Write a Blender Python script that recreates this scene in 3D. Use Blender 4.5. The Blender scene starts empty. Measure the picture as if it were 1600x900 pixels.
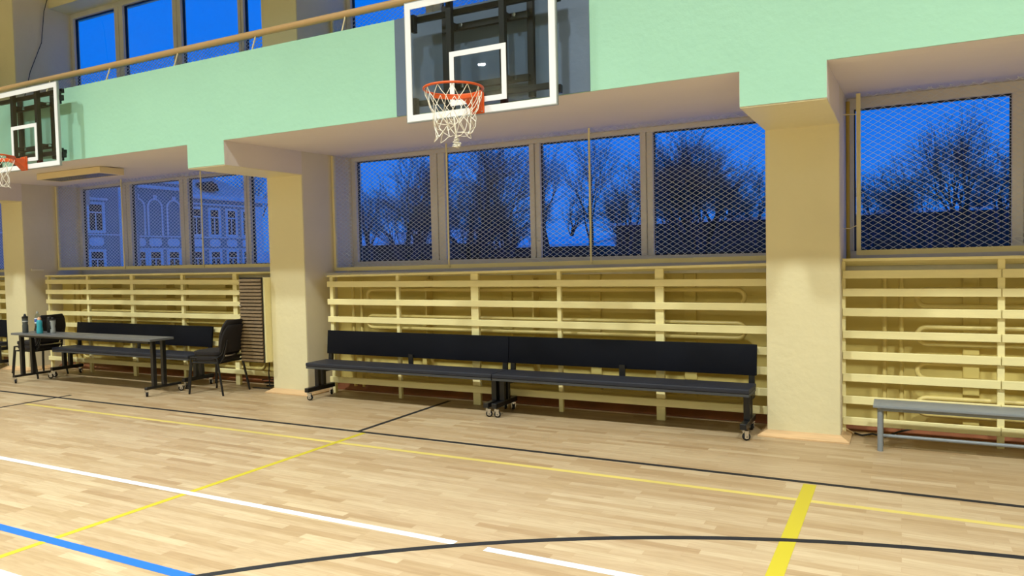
import bpy, math, random
from mathutils import Vector, Matrix, noise
C = bpy.context.scene.collection
S = bpy.context.scene
PI = math.pi
# ------------------------------------------------------------------ camera
cam_d = bpy.data.cameras.new('camera'); cam = bpy.data.objects.new('camera', cam_d); C.objects.link(cam)
S.camera = cam
cam_d.sensor_fit = 'HORIZONTAL'; cam_d.sensor_width = 36; cam_d.lens = 1158.32 / 1600 * 36
cam_d.clip_start = .05; cam_d.clip_end = 600
R_ = Vector((0.88534295, 0.46442672, -0.02181014)); U_ = Vector((0.00077911, 0.04542769, 0.99896733)); F_ = Vector((-0.4649379, 0.88444567, -0.03985725))
M = Matrix.Identity(4)
for i in range(3):
    M[i][0] = R_[i]; M[i][1] = U_[i]; M[i][2] = -F_[i]
M.translation = Vector((0, 0, 1.6))
cam.matrix_world = M
# ------------------------------------------------------------------ world: blue dusk sky
w = bpy.data.worlds.new('dusk'); S.world = w; w.use_nodes = True
nt = w.node_tree; nt.nodes.clear()
o = nt.nodes.new('ShaderNodeOutputWorld'); bg = nt.nodes.new('ShaderNodeBackground')
tc = nt.nodes.new('ShaderNodeTexCoord'); sx = nt.nodes.new('ShaderNodeSeparateXYZ'); cr = nt.nodes.new('ShaderNodeValToRGB')
nt.links.new(tc.outputs['Generated'], sx.inputs[0]); nt.links.new(sx.outputs['Z'], cr.inputs[0])
nt.links.new(cr.outputs[0], bg.inputs[0]); nt.links.new(bg.outputs[0], o.inputs[0])
e = cr.color_ramp.elements
e[0].position = 0.0; e[0].color = (0.02, 0.20, 0.80, 1)
e[1].position = 0.5; e[1].color = (0.0, 0.19, 0.96, 1)
x = e.new(0.12); x.color = (0.003, 0.20, 0.92, 1)
bg.inputs[1].default_value = 1.0
# ------------------------------------------------------------------ lamps of the hall (ceiling floodlights)
LAMP_E = 206
def lamp(x, y, z, en, r=.22, sp=114, col=(.925, .995, .985)):
    d = bpy.data.lights.new('ceiling_floodlight', 'AREA'); d.shape = 'DISK'; d.size = r * 2; d.energy = en; d.color = col; d.spread = math.radians(sp)
    ob = bpy.data.objects.new('ceiling_floodlight', d); C.objects.link(ob); ob.location = (x, y, z)
LZ = 8.2
for lx in (-14.9, -10.8, -6.6, -2.5, 1.6, 5.7):
    lamp(lx, 1.35, LZ, LAMP_E * 1.5)
for lx in (-14.4, -10.3, -6.2, -2.1, 2.0, 6.1):
    lamp(lx, -4.2, LZ, LAMP_E * .55)
for lx in (-16.5, -12.6, -8.5, -4.4, -.3, 3.8):
    lamp(lx, -11.4, 8.2, LAMP_E * .5, .13, 176)
S.view_settings.view_transform = 'Standard'; S.view_settings.look = 'None'
S.view_settings.exposure = 0.0; S.view_settings.gamma = 1.0; S.view_settings.use_curve_mapping = False

# ------------------------------------------------------------------ materials
def s2l(c):
    return tuple((v / 255 / 12.92) if v / 255 <= .04045 else ((v / 255 + .055) / 1.055) ** 2.4 for v in c)
def mat(name, rgb, rough=.5, metal=0., var=0., vscale=3., bump=0., bscale=60., spec=.5, lin=False, coat=0., stretch=None):
    m = bpy.data.materials.new(name); m.use_nodes = True
    n = m.node_tree.nodes; l = m.node_tree.links; b = n['Principled BSDF']
    c = rgb if lin else s2l(rgb)
    b.inputs['Roughness'].default_value = rough; b.inputs['Metallic'].default_value = metal
    b.inputs['Specular IOR Level'].default_value = spec; b.inputs['Coat Weight'].default_value = coat
    b.inputs['Base Color'].default_value = (*c, 1)
    t = n.new('ShaderNodeTexCoord'); src = t.outputs['Object']
    if stretch:
        mp = n.new('ShaderNodeMapping'); mp.inputs['Scale'].default_value = stretch; l.new(src, mp.inputs[0]); src = mp.outputs[0]
    nz = n.new('ShaderNodeTexNoise'); nz.inputs['Scale'].default_value = vscale; nz.inputs['Detail'].default_value = 6; l.new(src, nz.inputs['Vector'])
    if var:
        r = n.new('ShaderNodeValToRGB'); r.color_ramp.elements[0].position = .3; r.color_ramp.elements[1].position = .7
        r.color_ramp.elements[0].color = (*[v * (1 - var) for v in c], 1); r.color_ramp.elements[1].color = (*[min(1, v * (1 + var)) for v in c], 1)
        l.new(nz.outputs['Fac'], r.inputs[0]); l.new(r.outputs[0], b.inputs['Base Color'])
    if bump:
        nb = n.new('ShaderNodeTexNoise'); nb.inputs['Scale'].default_value = bscale; nb.inputs['Detail'].default_value = 5; l.new(src, nb.inputs['Vector'])
        bp = n.new('ShaderNodeBump'); bp.inputs['Strength'].default_value = bump; bp.inputs['Distance'].default_value = .01
        l.new(nb.outputs['Fac'], bp.inputs['Height']); l.new(bp.outputs[0], b.inputs['Normal'])
    return m
m_green = mat('mint_green_wall_paint', (160, 210, 184), .55, var=.035, vscale=.8, bump=.25, bscale=18)
m_cream = mat('cream_pillar_paint', (228, 219, 178), .5, var=.03, vscale=1.2, bump=.35, bscale=14)
m_white = mat('off_white_soffit_paint', (226, 216, 208), .7, var=.02, vscale=1.5, bump=.15, bscale=20)
m_side = mat('grey_cream_wall_paint', (222, 212, 186), .6, var=.04, vscale=1.5, bump=.3, bscale=14)
m_back = mat('ochre_cream_wall_paint', (226, 206, 122), .55, var=.04, vscale=2, bump=.2, bscale=20)
m_rail = mat('cream_painted_wood', (240, 229, 170), .38, var=.03, vscale=6, bump=.12, bscale=40, stretch=(1, 6, 6))
m_pipe = mat('cream_painted_pipe', (222, 202, 126), .35)
m_ledge = mat('grey_sill_paint', (196, 194, 186), .5, var=.06, vscale=8)
m_frame = mat('window_frame_paint', (214, 208, 196), .5, var=.04, vscale=5)
m_guard = mat('cream_steel_frame', (232, 220, 168), .45, var=.03)
m_wire = mat('galvanised_wire', (204, 206, 206), .4, .15)
m_handrail = mat('beige_handrail_paint', (196, 160, 112), .4)
m_post = mat('pale_rail_post_paint', (214, 196, 150), .45)
m_panel = mat('slate_blue_wall_panel', (94, 110, 130), .6, var=.06, vscale=2, bump=.2, bscale=20)
m_black = mat('black_powder_coat', (20, 21, 23), .5, var=.1, vscale=8)
m_black2 = mat('black_steel_tube', (18, 18, 20), .35)
m_whitep = mat('white_board_marking', (236, 238, 240), .5)
m_alu = mat('aluminium_board_frame', (170, 176, 176), .4, .5)
m_orange = mat('orange_rim_paint', (214, 88, 30), .38, var=.05, vscale=20)
m_net = mat('white_net_cord', (240, 236, 222), .8)
m_seat = mat('charcoal_leatherette', (40, 42, 51), .5, spec=.3, bump=.15, bscale=250, var=.06, vscale=3)
m_backr = mat('black_leatherette', (10, 13, 22), .55, spec=.14, bump=.15, bscale=200, var=.15, vscale=2)
m_edge = mat('dark_grey_board_edge', (62, 64, 66), .5)
m_chrome = mat('chrome_metal', (214, 214, 214), .18, 1.)
m_rubber = mat('black_rubber', (16, 16, 16), .7)
m_table = mat('grey_laminate', (96, 98, 100), .33, var=.04, vscale=10)
m_fabric = mat('dark_brown_black_fabric', (26, 20, 18), .9, bump=.4, bscale=400)
m_plastic = mat('black_plastic', (15, 15, 16), .45)
m_steelg = mat('grey_painted_bench', (128, 134, 138), .4, var=.04, vscale=6)
m_orangewood = mat('orange_varnished_wood', (206, 170, 124), .45, var=.15, vscale=3, stretch=(1, 8, 8), bump=.1)
m_board = mat('dark_red_skirting', (136, 80, 50), .5, var=.2, vscale=4)
m_plate = mat('cream_plastic', (226, 218, 190), .5)
m_cable = mat('black_cable', (20, 20, 20), .6)
m_fix = mat('cream_lamp_housing', (226, 208, 160), .45)
m_louv = mat('lamp_louvre_metal', (200, 200, 196), .25, .8)
m_inner = mat('dark_lamp_interior', (70, 66, 60), .5)
m_facade = mat('pale_rendered_facade', (160, 170, 170), .8, var=.05, vscale=.5)
m_stucco = mat('white_stucco_trim', (244, 248, 250), .8)
m_dglass = mat('dark_window_pane', (34, 40, 52), .15)
m_roof = mat('snowy_metal_roof', (232, 240, 246), .5)
m_snow = mat('snow_ground', (206, 214, 220), .9, var=.1, vscale=.3)
m_bark = mat('dark_bark', (52, 48, 48), .9, var=.2, vscale=2)
m_twig = mat('dark_twigs', (64, 66, 80), .9)
m_shed = mat('dark_timber_wall', (52, 46, 46), .8, var=.2, vscale=2)
m_ceil = mat('hall_ceiling_paint', (186, 182, 170), .8)
m_hall = mat('hall_wall_paint', (208, 196, 150), .7)

def glass(name, fac_scale, tint=(1, 1, 1)):
    m = bpy.data.materials.new(name); m.use_nodes = True; n = m.node_tree.nodes; l = m.node_tree.links; n.clear()
    o = n.new('ShaderNodeOutputMaterial'); mx = n.new('ShaderNodeMixShader'); tr = n.new('ShaderNodeBsdfTransparent'); gl = n.new('ShaderNodeBsdfGlossy')
    tr.inputs[0].default_value = (*tint, 1); gl.inputs['Roughness'].default_value = .01
    fr = n.new('ShaderNodeFresnel'); fr.inputs[0].default_value = 1.5
    mu = n.new('ShaderNodeMath'); mu.operation = 'MULTIPLY'; mu.inputs[1].default_value = fac_scale; mu.use_clamp = True
    ge = n.new('ShaderNodeNewGeometry'); iv = n.new('ShaderNodeMath'); iv.operation = 'SUBTRACT'; iv.inputs[0].default_value = 1; l.new(ge.outputs['Backfacing'], iv.inputs[1])
    m3 = n.new('ShaderNodeMath'); m3.operation = 'MULTIPLY'; l.new(mu.outputs[0], m3.inputs[0]); l.new(iv.outputs[0], m3.inputs[1])  # the far face of the pane adds no second reflection
    l.new(fr.outputs[0], mu.inputs[0]); l.new(m3.outputs[0], mx.inputs[0]); l.new(tr.outputs[0], mx.inputs[1]); l.new(gl.outputs[0], mx.inputs[2]); l.new(mx.outputs[0], o.inputs[0])
    return m
m_glass = glass('window_glass', .75, (.93, .96, .98))
m_bglass = glass('backboard_glass', 1.3, (.86, .89, .90))
m_clear = glass('clear_plastic', 2.0, (.80, .86, .88))

def floor_mat():
    m = bpy.data.materials.new('maple_strip_parquet'); m.use_nodes = True; n = m.node_tree.nodes; l = m.node_tree.links; b = n['Principled BSDF']
    t = n.new('ShaderNodeTexCoord')
    br = n.new('ShaderNodeTexBrick'); br.offset = .37; br.offset_frequency = 2; br.squash = 1.35; br.squash_frequency = 3
    br.inputs['Scale'].default_value = 1; br.inputs['Brick Width'].default_value = .52; br.inputs['Row Height'].default_value = .065
    br.inputs['Mortar Size'].default_value = .0007; br.inputs['Mortar Smooth'].default_value = .3; br.inputs['Bias'].default_value = 0
    br.inputs['Color1'].default_value = (0, 0, 0, 1); br.inputs['Color2'].default_value = (1, 1, 1, 1); br.inputs['Mortar'].default_value = (.5, .5, .5, 1)
    l.new(t.outputs['Object'], br.inputs['Vector'])
    r = n.new('ShaderNodeValToRGB'); el = r.color_ramp.elements
    cols = [(0, (157, 130, 95)), (.12, (166, 141, 105)), (.5, (173, 149, 115)), (.85, (179, 157, 123)), (1, (185, 164, 130))]
    el[0].position = 0; el[0].color = (*s2l(cols[0][1]), 1); el[1].position = 1; el[1].color = (*s2l(cols[-1][1]), 1)
    for p, c in cols[1:-1]:
        q = el.new(p); q.color = (*s2l(c), 1)
    l.new(br.outputs['Color'], r.inputs[0])
    mp = n.new('ShaderNodeMapping'); mp.inputs['Scale'].default_value = (3, 34, 1); l.new(t.outputs['Object'], mp.inputs[0])
    nz = n.new('ShaderNodeTexNoise'); nz.inputs['Scale'].default_value = 1.6; nz.inputs['Detail'].default_value = 7; nz.inputs['Distortion'].default_value = .6; l.new(mp.outputs[0], nz.inputs['Vector'])
    # offset grain per plank
    ad = n.new('ShaderNodeVectorMath'); ad.operation = 'ADD'; sc = n.new('ShaderNodeVectorMath'); sc.operation = 'SCALE'; sc.inputs['Scale'].default_value = 37
    l.new(br.outputs['Color'], sc.inputs[0]); l.new(mp.outputs[0], ad.inputs[0]); l.new(sc.outputs[0], ad.inputs[1]); l.new(ad.outputs[0], nz.inputs['Vector'])
    gr = n.new('ShaderNodeValToRGB'); gr.color_ramp.elements[0].position = .3; gr.color_ramp.elements[1].position = .62
    gr.color_ramp.elements[0].color = (.80, .755, .69, 1); gr.color_ramp.elements[1].color = (1.03, 1.03, 1.03, 1); l.new(nz.outputs['Fac'], gr.inputs[0])
    mu = n.new('ShaderNodeMix'); mu.data_type = 'RGBA'; mu.blend_type = 'MULTIPLY'; mu.inputs[0].default_value = .75
    l.new(r.outputs[0], mu.inputs[6]); l.new(gr.outputs[0], mu.inputs[7])
    # gaps
    m2 = n.new('ShaderNodeMix'); m2.data_type = 'RGBA'; m2.inputs[7].default_value = (*s2l((150, 112, 74)), 1)
    f2 = n.new('ShaderNodeMath'); f2.operation = 'MULTIPLY'; f2.inputs[1].default_value = .6
    l.new(br.outputs['Fac'], f2.inputs[0]); l.new(f2.outputs[0], m2.inputs[0]); l.new(mu.outputs[2], m2.inputs[6])
    l.new(m2.outputs[2], b.inputs['Base Color'])
    nr = n.new('ShaderNodeTexNoise'); nr.inputs['Scale'].default_value = 1.1; nr.inputs['Detail'].default_value = 4; l.new(t.outputs['Object'], nr.inputs['Vector'])
    mr = n.new('ShaderNodeMapRange'); mr.inputs['To Min'].default_value = .34; mr.inputs['To Max'].default_value = .52; l.new(nr.outputs['Fac'], mr.inputs['Value']); l.new(mr.outputs[0], b.inputs['Roughness'])
    b.inputs['Specular IOR Level'].default_value = .4
    return m
m_floor = floor_mat()
m_lblack = mat('black_court_paint', (15, 14, 16), .7)
m_lyellow = mat('yellow_court_paint', (180, 163, 34), .5)
m_lyfaint = mat('worn_yellow_court_paint', (196, 176, 92), .5, var=.12, vscale=1.2)
m_lwhite = mat('white_court_paint', (206, 216, 220), .5)
m_lblue = mat('blue_court_paint', (20, 96, 190), .5)
def slat_mat():
    m = mat('brown_slatted_wood', (116, 94, 62), .5, var=.25, vscale=10, stretch=(3, 3, 30)); return m
m_slat = slat_mat()

# ------------------------------------------------------------------ mesh builder
class MB:
    def __init__(s): s.v = []; s.f = []; s.sm = False
    def box(s, x0, x1, y0, y1, z0, z1, mtx=None):
        i = len(s.v); p = [(x, y, z) for z in (z0, z1) for y in (y0, y1) for x in (x0, x1)]
        if mtx: p = [tuple(mtx @ Vector(q)) for q in p]
        s.v += p; s.f += [tuple(i + k for k in q) for q in ((0, 2, 3, 1), (4, 5, 7, 6), (0, 1, 5, 4), (2, 6, 7, 3), (0, 4, 6, 2), (1, 3, 7, 5))]
        return s
    def prism(s, pts, axis, a, b):
        # pts 2-D polygon, extruded along axis from a to b
        def P(u, v, t): return {'x': (t, u, v), 'y': (u, t, v), 'z': (u, v, t)}[axis]
        i = len(s.v); n = len(pts)
        s.v += [P(u, v, a) for u, v in pts] + [P(u, v, b) for u, v in pts]
        s.f += [tuple(i + k for k in range(n))[::-1], tuple(i + n + k for k in range(n))]
        s.f += [(i + k, i + (k + 1) % n, i + n + (k + 1) % n, i + n + k) for k in range(n)]
        return s
    def tube(s, pts, r, n=8, closed=False, r2=None, cap=True):
        pts = [Vector(p) for p in pts]; m = len(pts); i0 = len(s.v); up = None
        for k, p in enumerate(pts):
            if closed: d = pts[(k + 1) % m] - pts[k - 1]
            else: d = pts[min(k + 1, m - 1)] - pts[max(k - 1, 0)]
            d.normalize()
            if up is None:
                up = Vector((0, 0, 1)) if abs(d.z) < .9 else Vector((0, 1, 0))
                if abs(d.z) > .999: up = Vector((1, 0, 0))
            a = d.cross(up).normalized(); b = a.cross(d).normalized(); up = b
            rr = r if r2 is None else r + (r2 - r) * k / max(1, m - 1)
            for j in range(n):
                t = 2 * PI * (j + .5) / n
                s.v.append(tuple(p + a * (rr * math.cos(t)) + b * (rr * math.sin(t))))
        for k in range(m if closed else m - 1):
            A = i0 + k * n; B = i0 + ((k + 1) % m) * n
            for j in range(n): s.f.append((A + j, A + (j + 1) % n, B + (j + 1) % n, B + j))
        if cap and not closed:
            s.f.append(tuple(i0 + j for j in range(n))[::-1]); s.f.append(tuple(i0 + (m - 1) * n + j for j in range(n)))
        return s
    def lathe(s, prof, cx, cy, cz, n=20, axis='z'):
        i0 = len(s.v); m = len(prof)
        for r, z in prof:
            for j in range(n):
                t = 2 * PI * j / n
                if axis == 'z': s.v.append((cx + r * math.cos(t), cy + r * math.sin(t), cz + z))
                elif axis == 'x': s.v.append((cx + z, cy + r * math.cos(t), cz + r * math.sin(t)))
                else: s.v.append((cx + r * math.cos(t), cy + z, cz + r * math.sin(t)))
        for k in range(m - 1):
            for j in range(n): s.f.append((i0 + k * n + j, i0 + k * n + (j + 1) % n, i0 + (k + 1) * n + (j + 1) % n, i0 + (k + 1) * n + j))
        s.f.append(tuple(i0 + j for j in range(n))[::-1]); s.f.append(tuple(i0 + (m - 1) * n + j for j in range(n)))
        return s
    def build(s, name, m, parent=None, bevel=0., smooth=False, seg=2, sub=0):
        me = bpy.data.meshes.new(name); me.from_pydata(s.v, [], s.f); me.update()
        import bmesh
        bm = bmesh.new(); bm.from_mesh(me); bmesh.ops.recalc_face_normals(bm, faces=bm.faces)
        if bevel:
            bmesh.ops.bevel(bm, geom=[e for e in bm.edges if e.is_manifold and e.calc_face_angle(0) > .6], offset=bevel, segments=seg, affect='EDGES', profile=.6)
        bm.to_mesh(me); bm.free()
        me.materials.append(m)
        ob = bpy.data.objects.new(name, me); C.objects.link(ob)
        if parent: ob.parent = parent
        if smooth or bevel:
            me.shade_smooth()
            try: me.set_sharp_from_angle(angle=.35 if bevel else .95)
            except Exception: pass
        return ob
def tag(ob, label=None, cat=None, group=None, kind=None):
    if label: ob['label'] = label
    if cat: ob['category'] = cat
    if group: ob['group'] = group
    if kind: ob['kind'] = kind
    return ob
def thing(name, label, cat, loc=(0, 0, 0), rz=0, group=None):
    ob = bpy.data.objects.new(name, None); C.objects.link(ob); ob.location = loc; ob.rotation_euler = (0, 0, rz)
    return tag(ob, label, cat, group)
def copy_tree(ob, parent=None):
    c = ob.copy(); C.objects.link(c); c.parent = parent
    for ch in list(ob.children): copy_tree(ch, c)
    return c
def struct(ob, label=None): return tag(ob, label, kind='structure')
def sroot(name, label=None):
    ob = bpy.data.objects.new(name, None); C.objects.link(ob); return tag(ob, label, kind='structure')

# ------------------------------------------------------------------ key planes of the place
YF, YFB = 5.60, 5.76          # gallery parapet front / back
YP = 6.74                     # pillar front
YM = 7.28                     # wire guards
YW = 7.65                     # window plane
YR = 6.95                     # slatted covers
ZS = 2.92                     # gallery soffit
PIL = [(-18.62, -18.04), (-12.73, -12.165), (-6.925, -6.36), (-1.04, -.455), (5.44, 6.02)]
XL, XR = -19.5, 9.0; YB = -12.5; ZC = 8.8

fl = MB().box(XL, XR, YB, YW + .25, -.12, 0).build('floor', m_floor); struct(fl, 'pale maple strip parquet floor with court lines')
def line(label, m, x0, x1, y0, y1, h=.0012):
    ob = MB().box(x0, x1, y0, y1, .0002, h).build('court_line', m, fl); ob['label'] = label; return ob
line('faint yellow line parallel to the wall', m_lyfaint, -9.2, 4, 5.015, 5.065, .0008)
line('black line parallel to the wall under the benches', m_lblack, -19, 8, 5.425, 5.475, .0010)
line('black short line running under the black benches', m_lblack, -4.565, -4.515, 5.475, 7.05, .0011)
line('black line crossing at far left', m_lblack, -9.29, -9.24, 3.0, 5.62, .0013)
line('thin yellow line running towards the wall', m_lyellow, -4.475, -4.425, -4, 5.425, .0009)
line('wide yellow line at right', m_lyellow, -.60, -.515, -4, 5.405, .0011)
line('long white line left of the arc', m_lwhite, -19, -2.235, 3.465, 3.52, .0010)
line('white line right of the arc crossing', m_lwhite, -2.035, 6, 3.46, 3.515, .0010)
line('blue line', m_lblue, -19, 2, 2.50, 2.565, .0014)
line('white line below the blue line', m_lwhite, -19, -3, 2.10, 2.165, .0010)
# arc fitted through points on the floor
def circ(p, q, r):
    ax, ay = p; bx, by = q; cx, cy = r
    d = 2 * (ax * (by - cy) + bx * (cy - ay) + cx * (ay - by))
    ux = ((ax * ax + ay * ay) * (by - cy) + (bx * bx + by * by) * (cy - ay) + (cx * cx + cy * cy) * (ay - by)) / d
    uy = ((ax * ax + ay * ay) * (cx - bx) + (bx * bx + by * by) * (ax - cx) + (cx * cx + cy * cy) * (bx - ax)) / d
    return ux, uy, math.hypot(ax - ux, ay - uy)
ux, uy, ur = circ((-3.185, 2.581), (-1.475, 3.915), (.45, 4.53))
a = MB()
for k in range(120):
    t0 = PI * (k / 120); t1 = PI * ((k + 1) / 120); i = len(a.v)
    for t in (t0, t1):
        for rr in (ur - .025, ur + .025):
            for z in (.0002, .0016): a.v.append((ux + rr * math.cos(t), uy + rr * math.sin(t), z))
    a.f += [(i + 1, i + 3, i + 7, i + 5), (i, i + 4, i + 6, i + 2), (i, i + 1, i + 5, i + 4), (i + 2, i + 6, i + 7, i + 3)]
ob = a.build('court_line', m_lblack, fl); ob['label'] = 'black curved arc line'

struct(MB().box(XL, XR, YB, YW + .3, ZC, ZC + .2).build('ceiling', m_ceil), 'hall ceiling')
struct(MB().box(XL - .2, XL, YB, YW + .3, -.1, ZC).build('wall_left', m_hall))
struct(MB().box(XR, XR + .2, YB, YW + .3, -.1, ZC).build('wall_right', m_hall))
struct(MB().box(XL, XR, YB - .2, YB, -.1, ZC).build('wall_back', m_hall))
struct(MB().box(XL, XR, YB, -10.6, 2.92, 3.05).box(XL, XR, -10.75, -10.6, 2.92, 3.85).build('wall_gallery_opposite', m_green), 'mint green gallery parapet across the hall')
# wall below and above the windows
struct(MB().box(XL, XR, 7.32, 7.95, -.1, 1.42).build('wall_front', m_back), 'ochre cream wall behind the slatted radiator covers')
struct(MB().box(XL, XR, 7.1, YW + .25, 1.421, 1.47).build('trim_1', m_ledge), 'grey window sill above the slatted covers')
SB = [2.93, 2.94, 2.955, 3.03]      # soffit height at the windows, bay by bay
def soffit_z(i, y): return ZS + (y - YFB) / (7.85 - YFB) * (SB[i] - ZS)
out = [(XL, 3.80), (XL, ZS)]
for a0, b0 in PIL: out += [(a0, ZS), (a0, 2.665), (b0, 2.665), (b0, ZS)]
out += [(XR, ZS), (XR, 3.80)]
g = MB(); g.prism(out, 'y', YF, YFB); g.box(XL, XR, YFB + .0005, YW + .25, 3.046, 3.10)
gal = g.build('wall_gallery', m_green); struct(gal, 'mint green gallery parapet with downstand blocks over the pillars')
# soffit lining + cross beams (painted off-white / cream)
for i, (a0, b0) in enumerate(PIL[:-1]):
    b1 = PIL[i + 1][0]
    MB().prism([(YF + .004, ZS - .004), (YFB, ZS - .004), (7.85, SB[i]), (7.85, 3.045), (YFB + .001, 3.045), (YFB + .001, ZS - .001), (YF + .004, ZS - .001)], 'x', b0 + .001, b1 - .001).build('soffit', m_white, gal)['label'] = 'off-white soffit under the gallery'
for i, (a0, b0) in enumerate(PIL):
    o = MB().box(a0 - .002, b0 + .002, YF + .004, YW + .2, 2.661, 3.044).build('cross_beam', m_white, gal); o['label'] = 'off-white beam under the gallery'
    MB().box(a0 + .001, b0 - .001, YF + .006, YP, 2.655, 2.6605).build('beam_underside', m_cream, gal)['label'] = 'cream underside of the beam'
LBL = ['far left pillar', 'cream pillar behind the water bottles', 'cream pillar between the cabinet and the black benches', 'cream pillar left of the grey bench', 'pillar at far right']
for i, (a0, b0) in enumerate(PIL):
    p = MB().box(a0, b0, YP, YW + .11, 0, ZC).build('wall_pillar_%d' % (i + 1), m_cream, bevel=.008); struct(p, LBL[i])
    for xx in (a0, b0):
        s = -1 if xx == a0 else 1
        f = MB().box(min(xx, xx + s * .003), max(xx, xx + s * .003), YP + .012, YW + .05, .0, ZC - .01).build('side_face', m_side, p); f['label'] = 'grey-cream side of the pillar'
    # chamfered wooden foot trim
    t = .075; h = .055; b = MB(); i0 = 0
    def wedge(ax, ay, bx, by, nx, ny, ea, eb):
        i = len(b.v); dx, dy = bx - ax, by - ay; L = math.hypot(dx, dy); dx /= L; dy /= L
        b.v.extend([(ax, ay, 0), (bx, by, 0), (bx + nx * t + dx * eb, by + ny * t + dy * eb, 0), (ax + nx * t - dx * ea, ay + ny * t - dy * ea, 0),
                (ax, ay, h), (bx, by, h), (bx + nx * (t) + dx * eb, by + ny * (t) + dy * eb, .012), (ax + nx * t - dx * ea, ay + ny * t - dy * ea, .012)])
        b.f.extend([tuple(i + k for k in q) for q in ((0, 1, 2, 3), (4, 7, 6, 5), (0, 4, 5, 1), (3, 2, 6, 7), (0, 3, 7, 4), (1, 5, 6, 2))])
    wedge(a0, YP, b0, YP, 0, -1, t, t)
    wedge(b0, YP, b0, 7.1, 1, 0, t, 0)
    wedge(a0, 7.1, a0, YP, -1, 0, 0, t)
    struct(b.build('baseboard_pillar_%d' % (i + 1), m_orangewood), 'orange wooden chamfered foot trim of the ' + LBL[i])
# upper wall
struct(MB().box(XL, XR, 7.30, 7.95, 5.78, ZC).box(XL, XR, 7.45, 7.95, 3.1, 3.7).build('wall_upper', m_cream), 'yellow cream wall above and below the gallery windows')
# baseboards behind the covers
for i in range(4):
    x0, x1 = PIL[i][1] + .005, PIL[i + 1][0] - .005
    struct(MB().prism([(7.32, 0), (7.20, 0), (7.20, .012), (7.29, .07), (7.32, .07)], 'x', x0, x1).build('baseboard_bay_%d' % (i + 1), m_board), 'dark red wooden skirting behind the slatted cover')

# ------------------------------------------------------------------ windows
MULL = {1: [(-11.035, -10.829), (-9.677, -9.493), (-8.316, -8.202)], 2: [(-5.128, -4.914), (-3.768, -3.63), (-2.455, -2.315)], 3: [(.839, 1.02), (2.2, 2.36), (3.6, 3.76)],
        0: [(-16.9, -16.7), (-15.55, -15.4), (-14.2, -14.05)]}
WHERE = ['far left behind the first pillar', 'left', 'middle', 'right']
def window(idx, i, z0, z1, zg0, zg1, where):
    x0, x1 = PIL[i][1] + .004, PIL[i + 1][0] - .004
    rt = sroot('window_%d' % idx, where)
    fr = MB(); fr.box(x0, x1, YW, YW + .1, z0, zg0).box(x0, x1, YW, YW + .1, zg1, z1)
    j0 = x0 + (.07 if i != 3 else .06); j1 = x1 - .07
    fr.box(x0, j0, YW, YW + .1, zg0, zg1).box(j1, x1, YW, YW + .1, zg0, zg1)
    ed = [j0]
    for a, b in MULL[i]:
        c = (a + b) / 2
        fr.box(a, c - .006, YW, YW + .1, zg0, zg1).box(c + .006, b, YW, YW + .1, zg0, zg1).box(c - .006, c + .006, YW + .02, YW + .1, zg0, zg1)
        ed += [a, b]
    ed.append(j1)
    fr.build('window_frame', m_frame, rt, bevel=.004, seg=1)
    for k in range(0, len(ed), 2):
        # dark rebate + pane
        x, y = ed[k], ed[k + 1]
        MB().box(x, y, YW + .055, YW + .061, zg0, zg1).build('pane', m_glass, rt)
        q = MB(); q.box(x, x + .012, YW + .04, YW + .075, zg0, zg1).box(y - .012, y, YW + .04, YW + .075, zg0, zg1).box(x + .012, y - .012, YW + .04, YW + .075, zg1 - .014, zg1).box(x + .012, y - .012, YW + .04, YW + .075, zg0, zg0 + .012)
        q.build('gasket', m_plastic, rt)
for i in range(4):
    window(i + 1, i, 1.47, soffit_z(i, YW) - .001, 1.60, (2.905, 2.905, 2.90, 2.92)[i], 'lower window row in the %s bay with pale wooden frame' % WHERE[i])
    window(i + 5, i, 3.70, 5.80, 3.78, 5.70, 'upper gallery window row in the %s bay' % WHERE[i])

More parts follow.
